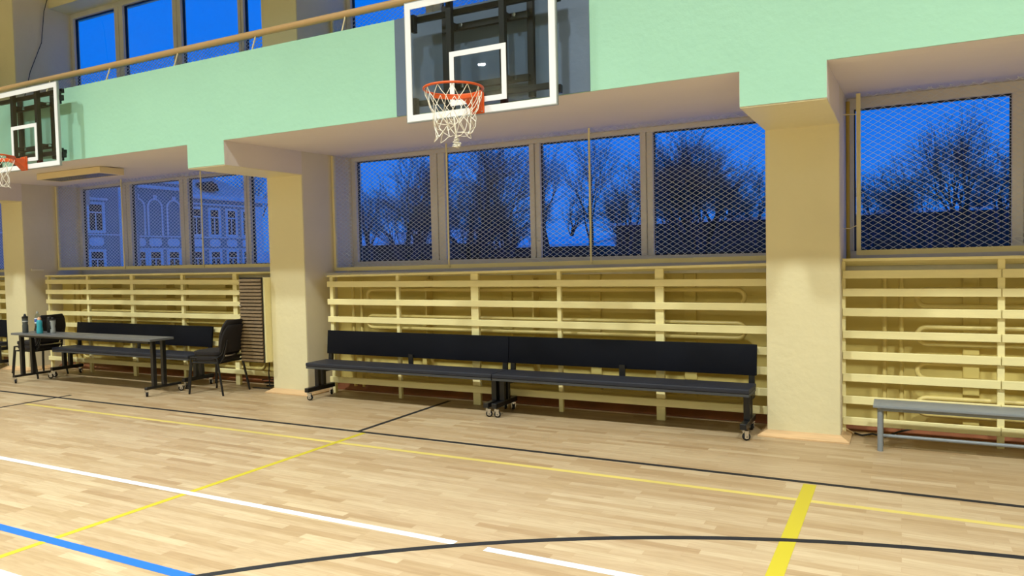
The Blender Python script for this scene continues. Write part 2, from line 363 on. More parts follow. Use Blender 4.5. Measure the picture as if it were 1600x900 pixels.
# ------------------------------------------------------------------ wire guards
def wire_guard(x0, x1, z0a, z0b, z1, rods, label, yy=YM, topbar=False, left_gap=0):
    rt = thing('window_guard', label, 'window guard', ((x0 + x1) / 2, yy, min(z0a, z0b)), 0, 'wire guards in front of the windows')
    ox, oy, oz = rt.location
    def zb(x): return z0a + (z0b - z0a) * (x - x0) / (x1 - x0) - oz
    X0, X1 = x0 - ox, x1 - ox; Z1 = z1 - oz
    fr = MB()
    fr.prism([(X0, zb(x0)), (X1, zb(x1)), (X1, zb(x1) + .045), (X0, zb(x0) + .045)], 'y', -.02, .015)
    fr.box(X0, X0 + .035, -.02, .015, zb(x0) + .045, Z1).box(X1 - .035, X1, -.02, .015, zb(x1) + .045, Z1)
    if topbar: fr.box(X0 + .035, X1 - .035, -.02, .015, Z1 - .035, Z1)
    fr.build('frame', m_guard, rt)
    for r in rods:
        MB().tube([(r - ox, -.03, zb(r) + .01), (r - ox, -.03, Z1)], .011, 8).build('rod', m_guard, rt, smooth=True)
    W = .079; Hh = .049; px = W / 2; s = (Hh) / W
    wr = MB(); a = X0 + .03; b = X1 - .03; lo = min(zb(x0), zb(x1)) + .03; hi = Z1 - .004
    rad = .0032 if x1 < -6.9 else .0022
    n = int((b - a + (hi - lo) / s) / W) + 2
    for sg in (1, -1):
        for k in range(n):
            # line z = lo + sg*s*(x-xs)
            if sg == 1:
                xs = a - (hi - lo) / s + k * W
                p0 = (xs, lo); p1 = (xs + (hi - lo) / s, hi)
            else:
                xs = a + k * W
                p0 = (xs, lo); p1 = (xs - (hi - lo) / s, hi)
            (xa, za), (xb, zb_) = p0, p1
            if xa > xb: (xa, za), (xb, zb_) = (xb, zb_), (xa, za)
            if xb <= a or xa >= b: continue
            if xa < a: t = (a - xa) / (xb - xa); xa, za = a, za + t * (zb_ - za)
            if xb > b: t = (b - xa) / (xb - xa); xb, zb_ = b, za + t * (zb_ - za)
            if xb - xa < .01: continue
            yo = .003 * sg
            wr.tube([(xa, yo, za), (xb, yo, zb_)], rad, 4, cap=False)
    wr.build('wire_mesh', m_wire, rt)
    return rt
wire_guard(-18.0, -12.76, 1.555, 1.555, 2.915, [-16, -14.3], 'diamond wire window guard at the far left edge, beyond the pillar by the water bottles')
wire_guard(-12.155, -6.95, 1.567, 1.557, 2.925, [-10.456, -8.717], 'diamond wire window guard in front of the mansion view, above the table')
wire_guard(-6.35, -1.06, 1.487, 1.53, 2.935, [-4.624, -2.87], 'widest visible diamond wire window guard, above the two black padded benches')
wire_guard(-.352, 5.3, 1.560, 1.60, 2.985, [2.2, 3.7], 'diamond wire window guard at the right, above the grey bench')
wire_guard(-12.15, -6.95, 3.62, 3.62, 4.67, [], 'low wire guard behind the handrail, upper left gallery window', yy=7.35, topbar=True)
wire_guard(-6.35, -1.06, 3.62, 3.62, 4.67, [], 'low wire guard behind the handrail, gallery window left of the large backboard', yy=7.35, topbar=True)
# small hooks of the right guard
for pts, w_ in (([(-.45, 7.2, 2.80), (-.35, 7.27, 2.805)], 'top'), ([(-.45, 7.2, 1.80), (-.40, 7.24, 1.80), (-.35, 7.27, 1.825)], 'bottom')):
    tag(MB().tube(pts, .004, 6).build('wire_hook', m_guard), 'thin cream wire hook holding the right guard to the pillar near its ' + w_, 'hook')

tag(MB().tube([(-.428, 7.42, 1.48), (-.428, 7.42, 2.95)], .018, 10).build('wall_pipe', mat('ochre_pipe_paint', (190, 160, 60), .4), smooth=True), 'thin ochre vertical pipe between the pillar and the right window guard', 'pipe')
# ------------------------------------------------------------------ handrail on the parapet
hr = thing('handrail', 'beige tubular handrail along the top of the mint green parapet', 'handrail', (0, 0, 0))
MB().tube([(XL + .01, 5.73, 4.01), (-10, 5.73, 4.01), (-2.5, 5.73, 4.0), (XR - .01, 5.73, 4.0)], .034, 14).build('rail_tube', m_handrail, hr, smooth=True)
for k in range(-9, 14):
    x = -8.37 + 1.2 * k
    if x < XL + .1 or x > XR - .1: continue
    MB().tube([(x, 5.66, 3.79), (x, 5.725, 3.98)], .0085, 8).build('post', m_post, hr, smooth=True)

# ------------------------------------------------------------------ slatted radiator covers + heating pipes
def cover(i, posts, rz, ledge, label, x0=None, x1=None, split=None):
    X0 = (x0 if x0 is not None else PIL[i][1] + .01); X1 = (x1 if x1 is not None else PIL[i + 1][0] - .01)
    rt = thing('radiator_cover', label, 'radiator cover', ((X0 + X1) / 2, YR, 0), 0, 'slatted wooden radiator covers along the wall')
    ox = rt.location.x; oy = YR
    za, zb = ledge
    ld = MB(); i0 = len(ld.v)
    ld.v += [(X0 - ox, .0, za - .022), (X1 - ox, .0, zb - .022), (X1 - ox, .26, 1.44), (X0 - ox, .26, 1.44),
             (X0 - ox, .0, za), (X1 - ox, .0, zb), (X1 - ox, .26, 1.472), (X0 - ox, .26, 1.472)]
    ld.f += [(0, 3, 2, 1), (4, 5, 6, 7), (0, 1, 5, 4), (1, 2, 6, 5), (2, 3, 7, 6), (3, 0, 4, 7)]
    ld.build('shelf', m_rail, rt)
    for (xp, wd) in posts:
        zt = za + (zb - za) * (xp - X0) / (X1 - X0) - .024
        MB().box(xp - wd / 2 - ox, xp + wd / 2 - ox, .02, .06, 0, zt).build('post', m_rail, rt, bevel=.003, seg=1)
    for (l0, l1, r0, r1) in rz:
        segs = [(X0, X1)] if not split else [(X0, split - .003), (split + .003, X1)]
        for (sa, sb) in segs:
            f = lambda x, p, q: p + (q - p) * (x - X0) / (X1 - X0)
            MB().prism([(sa - ox, f(sa, l0, r0)), (sb - ox, f(sb, l0, r0)), (sb - ox, f(sb, l1, r1)), (sa - ox, f(sa, l1, r1))], 'y', -.004, .019).build('rail', m_rail, rt, bevel=.003, seg=1)
    return rt
mid = [(1.300, 1.369, 1.302, 1.368), (1.086, 1.155, 1.077, 1.146), (.873, .943, .868, .940), (.683, .752, .680, .751), (.502, .572, .500, .571), (.306, .378, .307, .379), (.136, .207, .140, .212)]
cover(2, [(-6.155, .05), (-5.165, .042), (-4.13, .095), (-3.122, .045), (-2.065, .085)], mid, (1.443, 1.508), 'cream slatted radiator cover behind the two black padded benches', x0=-6.2, x1=-1.046)
rt_ = [(1.364, 1.433), (1.212, 1.279), (1.042, 1.111), (.853, .918), (.670, .739), (.480, .548), (.287, .355), (.104, .172)]
cover(3, [(-.443, .035), (.70, .05), (1.85, .05), (3.0, .05), (4.2, .05), (5.35, .05)], [(a, b, a, b) for a, b in rt_], (1.536, 1.536), 'cream slatted radiator cover behind the grey bench at the right', x0=-.447, split=.70)
lf = [(1.358, 1.426, 1.329, 1.392), (1.198, 1.267, 1.196, 1.258), (1.047, 1.113, 1.048, 1.111), (.867, .933, .877, .944), (.69, .755, .695, .76), (.51, .575, .508, .572), (.33, .395, .33, .39), (.15, .215, .15, .21)]
cover(1, [(-11.96, .04), (-10.96, .05), (-9.92, .07), (-8.84, .05), (-7.81, .08), (-7.0, .05)], lf, (1.494, 1.500), 'cream slatted radiator cover behind the table and the left padded bench', x0=-11.99)
cover(0, [(-17.9, .05), (-16.4, .05), (-14.8, .05), (-13.4, .05)], lf, (1.494, 1.500), 'cream slatted radiator cover at the left edge beyond the first pillar')
def pipes(x0, x1, pairs, label, feed=True):
    rt = thing('heating_pipes', label, 'heating pipes', ((x0 + x1) / 2, 7.16, 0), 0, 'looped heating pipes on the wall')
    ox = rt.location.x
    for (zl, zh) in pairs:
        r = (zh - zl) / 2; zc = (zl + zh) / 2; pts = []
        for k in range(9):
            t = PI / 2 + PI * k / 8; pts.append((x0 - ox + r + r * math.cos(t), 0, zc + r * math.sin(t)))
        for k in range(9):
            t = -PI / 2 + PI * k / 8; pts.append((x1 - ox - r + r * math.cos(t), 0, zc + r * math.sin(t)))
        MB().tube(pts, .022, 10, closed=True).build('pipe_loop', m_pipe, rt, smooth=True)
    if feed:
        for xx in (.0, .13):
            MB().tube([(x0 - ox - .25 + xx, .03, .06), (x0 - ox - .25 + xx, .03, 1.38)], .02, 10).build('riser', m_pipe, rt, smooth=True)
    for k in range(3):
        xx = x0 - ox + (x1 - x0) * (k + .6) / 3.2
        MB().box(xx - .008, xx + .008, .022, .16, .15, 1.38).build('bracket', m_pipe, rt)
PP = [(.20, .34), (.50, .64), (.80, .94), (1.12, 1.26)]
pipes(-5.75, -1.3, PP, 'cream looped heating pipes behind the slats in the middle bay')
pipes(.12, 5.1, PP, 'cream looped heating pipes behind the slats above the grey bench')
pipes(-11.4, -7.5, PP, 'cream looped heating pipes behind the slats in the left bay')
# shallow wall pilasters behind covers
for k, xx in enumerate((-10.4, -9.2, -8.0, -5.0, -3.9, -2.85, -1.85, .52, 1.7, 2.9)):
    struct(MB().box(xx - .06, xx + .06, 7.29, 7.32, .08, 1.415).build('trim_%d' % (k + 2), m_back, bevel=.004, seg=1), 'shallow vertical strip on the ochre wall')

# ------------------------------------------------------------------ painted panel behind the large backboard
tag(MB().box(-4.095, -2.197, YF - .006, YF - .0005, ZS + .002, 3.798).build('wall_panel', m_panel), 'slate blue painted panel on the parapet behind the large backboard', 'wall panel')

# ------------------------------------------------------------------ basketball backboards
def rim_parts(rt, cx, cy, cz, yb):
    # cx,cy,cz local rim centre; yb = board plane
    n = 48; R = .232
    rim = MB().tube([(cx + R * math.cos(2 * PI * k / n), cy + R * math.sin(2 * PI * k / n), cz) for k in range(n)], .0095, 10, closed=True)
    rb = rim.build('rim', m_orange, rt, smooth=True)
    ap = MB()
    # lower reinforcing half ring
    arc = [(cx + (R - .004) * math.cos(PI * (.06 + .88 * k / 24)), cy + (R - .004) * math.sin(PI * (.06 + .88 * k / 24)), cz - .022) for k in range(25)]
    for k in range(24):
        (xa, ya, _), (xb, yb_, _) = arc[k], arc[k + 1]; i = len(ap.v)
        for (x, y) in ((xa, ya), (xb, yb_)):
            d = Vector((x - cx, y - cy)).normalized()
            for o_ in (-.003, .003):
                for z in (cz - .034, cz - .004): ap.v.append((x + d.x * o_, y + d.y * o_, z))
        ap.f += [(i, i + 1, i + 5, i + 4), (i + 2, i + 6, i + 7, i + 3), (i + 1, i + 3, i + 7, i + 5), (i, i + 4, i + 6, i + 2)]
    ap.build('rim_brace', m_orange, rb)
    br = MB()
    # tapered neck and back plate
    yf = cy + R - .03; prof = [(yf, cz - .004), (yb - .012, cz + .010), (yb - .012, cz - .125), (yb - .03, cz - .118), (yb - .06, cz - .085), (yb - .10, cz - .055), (yf, cz - .036)]
    br.prism(prof, 'x', cx - .055, cx + .055)
    br.box(cx - .065, cx + .065, yb - .014, yb - .001, cz - .135, cz + .035)
    bk = br.build('bracket', m_orange, rt, bevel=.004, seg=1)
    bo = MB()
    for sx_ in (-.052, .052):
        for sz in (-.12, .022): bo.tube([(cx + sx_, yb - .024, cz + sz), (cx + sx_ * .95, yb - .014, cz + sz)], .008, 6)
    bo.build('bolt', m_chrome, bk)
    # net
    rng = random.Random(4)
    N = 12; lev = [(.226, -.005), (.205, -.10), (.175, -.19), (.15, -.26), (.14, -.32), (.135, -.375)]
    nodes = []
    for k, (r, z) in enumerate(lev):
        row = []
        for j in range(N):
            t = 2 * PI * (j + (.5 if k % 2 else 0)) / N
            jit = .010 * k if k else 0
            row.append(Vector((cx + (r + rng.uniform(-jit, jit)) * math.cos(t) + rng.uniform(-jit, jit) * .6, cy + (r + rng.uniform(-jit, jit)) * math.sin(t), cz + z + rng.uniform(-jit, jit) * .8)))
        nodes.append(row)
    nb = MB()
    def cord(p, q, sag=.006, r=.0028):
        m_ = (p + q) / 2 + Vector((0, 0, -sag)); d = Vector((m_.x - cx, m_.y - cy, 0)); m_ += d.normalized() * .006 if d.length else Vector()
        nb.tube([p, m_, q], r, 5)
    for k in range(len(lev) - 1):
        for j in range(N):
            p = nodes[k][j]
            if k % 2 == 0: qs = (nodes[k + 1][j], nodes[k + 1][(j - 1) % N])
            else: qs = (nodes[k + 1][j], nodes[k + 1][(j + 1) % N])
            for q in qs: cord(p, q)
    net = nb.build('net', m_net, rt)
    return net
def backboard(cx, label, w=1.44, h=1.0, z0=2.80, wr=.40):
    YBd = 5.36
    rt = thing('basketball_backboard', label, 'basketball backboard', (cx, YBd, z0), 0, 'glass basketball backboards')
    hw = w / 2; t = .028; bw = .055
    # aluminium frame
    fr = MB(); fr.box(-hw, hw, 0, t, 0, .022).box(-hw, hw, 0, t, h - .022, h).box(-hw, -hw + .022, 0, t, .022, h - .022).box(hw - .022, hw, 0, t, .022, h - .022)
    fr.build('frame', m_alu, rt, bevel=.003, seg=1)
    MB().box(-hw + .022, hw - .022, .008, .018, .022, h - .022).build('glass', m_bglass, rt)
    y0, y1 = -.0012, .0075
    b = MB(); a = .010
    b.box(-hw + a, hw - a, y0, y1, a, a + bw).box(-hw + a, hw - a, y0, y1, h - a - bw, h - a).box(-hw + a, -hw + a + bw, y0, y1, a + bw, h - a - bw).box(hw - a - bw, hw - a, y0, y1, a + bw, h - a - bw)
    bo = b.build('border', m_whitep, rt); bo['label'] = 'white painted border'
    sw = .27; s0 = .10; s1 = .55; k = .044
    q = MB(); q.box(-sw, sw, .003, y1, s0, s0 + k).box(-sw, sw, .003, y1, s1 - k, s1).box(-sw, -sw + k, .003, y1, s0 + k, s1 - k).box(sw - k, sw, .003, y1, s0 + k, s1 - k)
    q.build('target_square', m_whitep, rt)['label'] = 'white aiming square'
    # steel mount right behind the glass
    YW_ = YF - YBd - .007
    for xx in (-.29, .22):
        MB().box(xx - .026, xx + .026, .032, .082, .012, h - .01).build('upright', m_black, rt, bevel=.003, seg=1)
    for zz in (.18, .905):
        MB().box(-hw + .05, hw - .05, .084, .122, zz - .024, zz + .024).build('crossbar', m_black, rt, bevel=.003, seg=1)
    for xx in (-.43, wr):
        MB().box(xx - .028, xx + .028, YW_ - .04, YW_, .135, h - .02).build('wall_rail', m_black, rt, bevel=.003, seg=1)
    for zz in (.29, .80):
        MB().box(-.43, wr, YW_ - .08, YW_ - .041, zz - .028, zz + .028).build('wall_crossbar', m_black, rt, bevel=.003, seg=1)
    for xx in (-.22, .29):
        for zz in (.29, .80):
            MB().tube([(xx, YW_ - .115, zz), (xx, YW_ - .08, zz)], .017, 10).build('bolt', m_chrome, rt, smooth=True)
    for xx in (-.29, .22):
        for zz in (.29, .80): MB().box(xx - .02, xx + .02, .083, YW_ - .081, zz - .022, zz + .022).build('spacer', m_black, rt)
    for sx_ in (-1, 1):
        for zz in (.10, h - .22):
            MB().box(sx_ * .70 - .035, sx_ * .70 + .035, .029, .075, zz, zz + .065).build('corner_clamp', m_black2, rt, bevel=.003, seg=1)
            MB().box(sx_ * .655 - .018, sx_ * .655 + .018, .029, .083, zz - .03, zz + .12).build('clamp_arm', m_black2, rt, bevel=.003, seg=1)
    return rt, YBd, z0
for cx, z0, lb, h in ((-3.10, 2.795, 'large glass basketball backboard in the middle, on the slate blue panel', 1.035), (-9.56, 2.82, 'glass basketball backboard cut by the left edge of the photo, above the louvred lamp', .995)):
    rt, yb, z0 = backboard(cx, lb, z0=z0, h=h, wr=.40 if cx > -5 else .27)
    hp = thing('basketball_hoop', 'orange hoop with white net on the ' + ('middle backboard' if cx > -5 else 'left backboard at the photo edge'), 'basketball hoop', (cx, yb, 2.935 if cx > -5 else 2.945), 0, 'orange basketball hoops')
    net = rim_parts(hp, 0, -.375, 0, 0)
    if cx > -5:
        rng = random.Random(7); tg = MB()
        c = Vector((.01, -.36, -.37)); pts = []
        for k in range(90):
            f = k / 90; pts.append(c + Vector((rng.uniform(-1, 1) * (.012 + .022 * f), rng.uniform(-1, 1) * (.012 + .022 * f), -.085 * f + rng.uniform(-.006, .006))))
        tg.tube(pts, .0035, 5)
        tg.tube([(.0, -.375, -.22), (.005, -.37, -.30), (.01, -.36, -.38)], .007, 6)
        for k in range(5):
            t = k * 1.25; tg.tube([(.12 * math.cos(t), -.375 + .12 * math.sin(t), -.20), (.05 * math.cos(t), -.375 + .05 * math.sin(t), -.235 - .01 * k), (.005, -.37, -.28)], .0028, 5)
        o = tg.build('net_tassel', m_net, hp); o['label'] = 'tangled white cord bundle hanging in the net'

# ------------------------------------------------------------------ padded benches
def caster(mb_fork, mb_wheel, x, y, z, ang, r=.034):
    c, s = math.cos(ang), math.sin(ang); ox, oy = c * .022, s * .022
    mt = Matrix.Translation((x + ox, y + oy, r)) @ Matrix.Rotation(ang, 4, 'Z')
    i0 = len(mb_wheel.v)
    w = MB(); w.lathe([(r * .75, -.013), (r, -.009), (r, .009), (r * .75, .013)], 0, 0, 0, 16, axis='y')
    mb_wheel.v += [tuple(mt @ Vector(v)) for v in w.v]; mb_wheel.f += [tuple(i + i0 for i in f) for f in w.f]
    mb_fork.box(-.020, .014, -.022, -.018, -.012, z - r - .018, mt); mb_fork.box(-.020, .014, .018, .022, -.012, z - r - .018, mt)
    mb_fork.box(-.036, .016, -.022, .022, z - r - .018, z - r - .010, mt)
    mb_fork.box(-.014, .014, -.024, -.017, -.014, .02, mt); mb_fork.box(-.014, .014, .017, .024, -.014, .02, mt)
    hub = MB().lathe([(r * .55, -.016), (r * .6, 0), (r * .55, .016)], 0, 0, 0, 14, axis='y'); i1 = len(mb_fork.v)
    mb_fork.v += [tuple(mt @ Vector(v)) for v in hub.v]; mb_fork.f += [tuple(i + i1 for i in f) for f in hub.f]
    mb_fork.tube([mt @ Vector((0, -.024, 0)), mt @ Vector((0, .024, 0))], .009, 8)
    mb_fork.tube([(x, y, z - .03), (x, y, z)], .011, 8)
def casters(leg, spots, z):
    for (x, y, a) in spots:
        fk, wh = MB(), MB(); caster(fk, wh, x, y, z, a)
        fk.build('caster_fork', m_chrome, leg); wh.build('caster_wheel', m_rubber, leg, smooth=True)
def bench(L, label, loc, group, mid=True):
    rt = thing('padded_bench', label, 'bench', loc, 0, group)
    # x 0..L, y 0 (front) .. .40
    zs = .435
    pad = MB().box(0, L, .0, .36, zs - .042, zs).build('seat', m_seat, rt, bevel=.014, seg=3)
    MB().box(.004, L - .004, .006, .355, zs - .066, zs - .043).build('seat_board', m_edge, pad)
    i = MB(); i.prism([(.375, .50), (.40, .50), (.43, .775), (.40, .78)], 'x', 0, L)
    bk = i.build('backrest', m_backr, rt, bevel=.006)
    for sx_ in (0, 1):
        x = .045 if sx_ == 0 else L - .045
        lg = MB(); lg.box(x - .028, x + .028, -.045, .425, .095, .145)
        lg.box(x - .028, x + .028, .13, .18, .145, zs - .067).box(x - .028, x + .028, .22, .27, .145, zs - .067)
        l = lg.build('leg', m_black2, rt, bevel=.004, seg=1)
        MB().prism([(.365, .30), (.405, .30), (.425, .74), (.405, .74)], 'x', x - .025, x + .025).box(x - .025, x + .025, .27, .40, .30, .35).build('back_support', m_black2, l)
        casters(l, [(x, -.015, .5), (x, .385, 2.2)], .095)
    if mid:
        MB().prism([(.358, zs - .06), (.374, zs - .06), (.374, .54), (.358, .54)], 'x', L / 2 - .03, L / 2 + .03).build('centre_bracket', m_black2, rt)
    return rt
bench(2.485, 'long black padded bench on casters, left one of the pair under the wide window', (-6.16, 6.49, 0), 'black padded benches on casters')
bench(2.52, 'long black padded bench on casters ending beside the pillar, right one of the pair', (-3.67, 6.49, 0), 'black padded benches on casters')
bench(2.95, 'black padded bench behind the table and the chairs', (-11.12, 6.49, 0), 'black padded benches on casters')
bench(2.6, 'black padded bench cut by the left edge of the photo, beyond the first pillar', (-15.4, 6.42, 0), 'black padded benches on casters')

# ------------------------------------------------------------------ folding table
tb = thing('folding_table', 'long grey-topped table on black casters holding water bottles', 'table', (-11.02, 5.88, 0))
L = 2.955; D = .335
MB().box(0, L, 0, D, .684, .712).build('tabletop', m_table, tb, bevel=.003, seg=1)
for xx in (.0, 1.48):
    MB().box(xx + 1.45, xx + 1.462, .004, D - .004, .7122, .7128).build('top_seam', m_edge, tb) if xx == 0 else None
MB().box(.1, L - .1, .05, .07, .655, .684).build('apron', m_black2, tb)
for x in (-.03 + .06, L - .12):
    lg = MB(); lg.box(x - .022, x + .022, .0, .50, .088, .118)
    lg.box(x - .025, x + .025, .10, .15, .118, .684).box(x - .025, x + .025, .24, .29, .118, .684)
    l = lg.build('leg', m_black2, tb, bevel=.004, seg=1)
    casters(l, [(x, .02, 2.6), (x, .48, 1.0)], .088)

# ------------------------------------------------------------------ stacked chairs
def chair(label, loc, rz, dz=0):
    rt = thing('stacking_chair', label, 'chair', loc, rz, 'black upholstered stacking chairs')
    # faces +x ; seat centre at origin
    s = MB(); n = 28; pr = []
    for k in range(n):
        t = 2 * PI * k / n; c, si = math.cos(t), math.sin(t)
        e_ = .62; pr.append((.235 * math.copysign(abs(c) ** e_, c), .235 * math.copysign(abs(si) ** e_, si)))
    s.prism(pr, 'z', .425, .475); st = s.build('seat', m_fabric, rt, bevel=.015, seg=3)
    s2 = MB(); s2.prism([(x * .96, y * .96) for x, y in pr], 'z', .405, .4245); s2.build('seat_shell', m_plastic, st)
    # backrest: curved, rounded
    b = MB(); nu, nv = 12, 8; i0 = 0
    for side in (0, 1):
        for iv in range(nv + 1):
            v = iv / nv; z = .52 + .34 * v
            hw = .225 * (1 - .22 * (2 * abs(v - .45)) ** 3.0) if v > .45 else .225 * (1 - .16 * (2 * (.45 - v)) ** 2)
            for iu in range(nu + 1):
                u = -1 + 2 * iu / nu
                x = -.235 - .10 * v + .035 * u * u - (side * .03)
                b.v.append((x, hw * u, z))
    st_ = (nu + 1) * (nv + 1)
    for iv in range(nv):
        for iu in range(nu):
            a_ = iv * (nu + 1) + iu
            b.f.append((a_, a_ + 1, a_ + nu + 2, a_ + nu + 1)); b.f.append((st_ + a_, st_ + a_ + nu + 1, st_ + a_ + nu + 2, st_ + a_ + 1))
    for iv in range(nv):
        for iu in (0, nu):
            a_ = iv * (nu + 1) + iu; b.f.append((a_, a_ + nu + 1, st_ + a_ + nu + 1, st_ + a_))
    for iu in range(nu):
        for iv in (0, nv):
            a_ = iv * (nu + 1) + iu; b.f.append((a_, st_ + a_, st_ + a_ + 1, a_ + 1))
    b.build('backrest', m_fabric, rt, bevel=.006, seg=2)
    for sy in (-1, 1):
        MB().tube([(.215, sy * .215, .40), (.255, sy * .235, .0)], .0125, 10).build('leg', m_black2, rt, smooth=True)
        MB().tube([(-.19, sy * .215, .40), (-.275, sy * .235, .0)], .0125, 10).build('leg', m_black2, rt, smooth=True)
        MB().tube([(-.10, sy * .19, .40), (-.20, sy * .19, .405), (-.245, sy * .18, .45), (-.275, sy * .17, .56), (-.30, sy * .16, .68)], .011, 8).build('back_upright', m_black2, rt, smooth=True)
    f = MB().tube([(-.2, -.215, .395), (.215, -.215, .395)], .010, 8).tube([(-.2, .215, .395), (.215, .215, .395)], .010, 8).tube([(.2, -.215, .395), (.2, .215, .395)], .010, 8).tube([(-.19, -.215, .395), (-.19, .215, .395)], .010, 8)
    f.build('seat_frame', m_black2, rt, smooth=True)
    MB().box(-.262, -.235, -.15, .15, .475, .492).build('back_brace', m_chrome, rt)
    return rt
for (cx, cy, rz, w1, w2) in ((-7.62, 6.50, PI + .12, 'lower chair of the stack of two beside the brown cabinet', 'upper chair of the stack of two beside the brown cabinet'),
                       (-11.42, 6.485, PI + .10, 'lower chair of the stack of two behind the water bottles', 'upper chair of the stack of two behind the water bottles')):
    c1 = chair('black upholstered chair, ' + w1, (cx, cy, 0), rz)
    c2 = copy_tree(c1); c2.location = (cx - .008, cy - .004, .062); c2['label'] = 'black upholstered chair, ' + w2

# ------------------------------------------------------------------ brown cabinet on the pillar
cb = thing('wall_cabinet', 'narrow cabinet with brown slatted door hung beside the middle pillar', 'cabinet', (-7.13, 6.62, .38))
MB().box(-.20, .20, .02, .36, 0, 1.05).build('body', m_rail, cb, bevel=.004, seg=1)
dr = MB()
dr.box(-.20, .185, .0, .012, 0.0, 1.055)
dr.build('door', m_plastic, cb)
sl = MB()
for k in range(24):
    z = .012 + k * .0432
    sl.prism([(-.022, z), (-.001, z - .004), (-.001, z + .030), (-.008, z + .030)], 'x', -.193, .178)
do = sl.build('door_slats', m_slat, cb); do['label'] = 'brown horizontal slats'
MB().lathe([(.016, 0), (.018, -.01), (.009, -.022), (.002, -.024)], -.175, -.012, .70, 12, axis='y').build('knob', m_chrome, cb, smooth=True)
# white box on the pillar side with its cable
jb = thing('junction_box', 'white electrical box at the sill beside the middle pillar', 'electrical box', (-7.07, 7.02, 1.61))
MB().box(-.14, .14, 0, .08, 0, .21).build('body', m_plate, jb, bevel=.006)
MB().tube([(.02, .02, .0), (.06, -.01, -.05), (.13, -.02, -.12), (.138, -.05, -.22)], .004, 6).build('cable', m_cable, jb)
tag(MB().box(-12.158, -12.14, 6.83, 7.03, 1.565, 1.605).build('cable_duct', m_plate, bevel=.004, seg=1), 'small cream conduit box on the side of the left pillar', 'conduit box')
cu = MB().tube([(-12.12, 7.27, 5.95), (-12.12, 7.2, 5.7), (-12.14, 7.15, 5.2), (-12.13, 6.95, 4.7), (-12.13, 6.8, 4.1), (-12.13, 6.7, 3.2)], .006, 6)
cu.tube([(-12.12, 7.27, 5.95), (-11.6, 7.27, 5.99), (-10.5, 7.27, 6.1), (-9.0, 7.27, 6.2)], .006, 6)
tag(cu.build('cable', m_cable), 'thin black cable hanging down the upper left pillar above the handrail', 'cable')
# cables on the floor by the pillars
def floor_cable(pts, label, r=.008):
    tag(MB().tube(pts, r, 6).build('floor_cable', m_cable, smooth=True), label, 'cable')
floor_cable([(-7.15, 6.90, .38), (-7.15, 6.88, .2), (-7.08, 6.82, .05), (-6.98, 6.80, .012), (-7.15, 6.85, .012), (-7.4, 6.84, .012)], 'black cable trailing from the cabinet to the floor')
floor_cable([(-.36, 7.05, .012), (-.30, 6.99, .012), (-.22, 7.0, .03), (-.12, 7.0, .012), (-.02, 7.03, .06), (.08, 7.06, .085)], 'black cable on the floor behind the leg of the grey bench')

floor_cable([(-7.12 + .11 * math.cos(k * .7) - .004 * k, 6.95 + .07 * math.sin(k * .7), .012 + .004 * k) for k in range(24)], 'loosely coiled black cable on the floor under the brown cabinet', .007)

# ------------------------------------------------------------------ grey bench at the right
gb = thing('grey_bench', 'narrow grey bench standing right of the right-hand pillar', 'bench', (-.2, 6.5, 0))
MB().box(0, 2.2, 0, .29, .352, .372).build('seat', m_steelg, gb, bevel=.004, seg=2)
for x in (.05, 2.1):
    for y in (.045, .235):
        MB().tube([(x, y, 0), (x, y, .352)], .021, 14).build('leg', m_steelg, gb, smooth=True)
MB().tube([(.05, .045, .105), (.05, .235, .105)], .014, 10).build('side_stretcher', m_steelg, gb, smooth=True)
MB().tube([(.06, .14, .105), (2.1, .14, .105)], .014, 10).build('stretcher', m_steelg, gb, smooth=True)
MB().box(.03, 2.15, .03, .05, .325, .352).build('apron', m_steelg, gb)

# ------------------------------------------------------------------ louvred lamp under the gallery
lf_ = thing('ceiling_lamp', 'unlit louvred fluorescent lamp under the gallery soffit at the left', 'lamp', (-9.93, 6.28, ZS - .004))
hb = MB(); hb.box(-.70, .70, -.17, -.155, -.085, 0).box(-.70, .70, .155, .17, -.085, 0).box(-.70, -.66, -.155, .155, -.085, 0).box(.66, .70, -.155, .155, -.085, 0).box(-.66, .66, -.155, .155, -.012, 0)
hb.build('housing', m_fix, lf_, bevel=.003, seg=1)
lv = MB()
for k in range(26):
    x = -.64 + k * .0512; lv.prism([(x - .006, -.083), (x + .006, -.083), (x + .002, -.045), (x - .002, -.045)], 'y', -.15, .15)
lv.box(-.66, .66, -.004, .004, -.083, -.045); lv.build('louvre', m_louv, lf_)
for y in (-.075, .075): MB().tube([(-.62, y, -.03), (.62, y, -.03)], .012, 10).build('tube', m_plate, lf_, smooth=True)

# ------------------------------------------------------------------ bottles
Z = .712
def bottle(name, label, x, y, prof, m, parts):
    rt = thing(name, label, 'bottle', (x, y, Z), 0, 'drink bottles on the table')
    b = MB().lathe(prof, 0, 0, .0005, 22).build('body', m, rt, smooth=True)
    for (nm, pf, mm) in parts: MB().lathe(pf, 0, 0, .0005, 22).build(nm, mm, rt, smooth=True)
    return rt
m_dkb = mat('dark_grey_bottle', (66, 72, 72), .4); m_turq = mat('turquoise_bottle', (52, 160, 176), .3); m_pink = mat('peach_cap', (226, 178, 140), .4)
m_blab = mat('blue_white_label', (60, 96, 170), .5); m_wlab = mat('white_label', (214, 222, 232), .5); m_trg = mat('translucent_grey_bottle', (160, 164, 160), .35)
bottle('shaker_bottle', 'dark grey sports bottle with black cap, leftmost on the table', -10.84, 5.98, [(.033, 0), (.037, .01), (.037, .10), (.032, .125), (.036, .15), (.037, .20)], m_dkb,
       [('cap', [(.038, .2), (.038, .225), (.018, .232), (.014, .25), (.009, .262)], m_plastic), ('band', [(.0375, .15), (.0385, .152), (.0385, .165), (.0375, .167)], m_trg)])
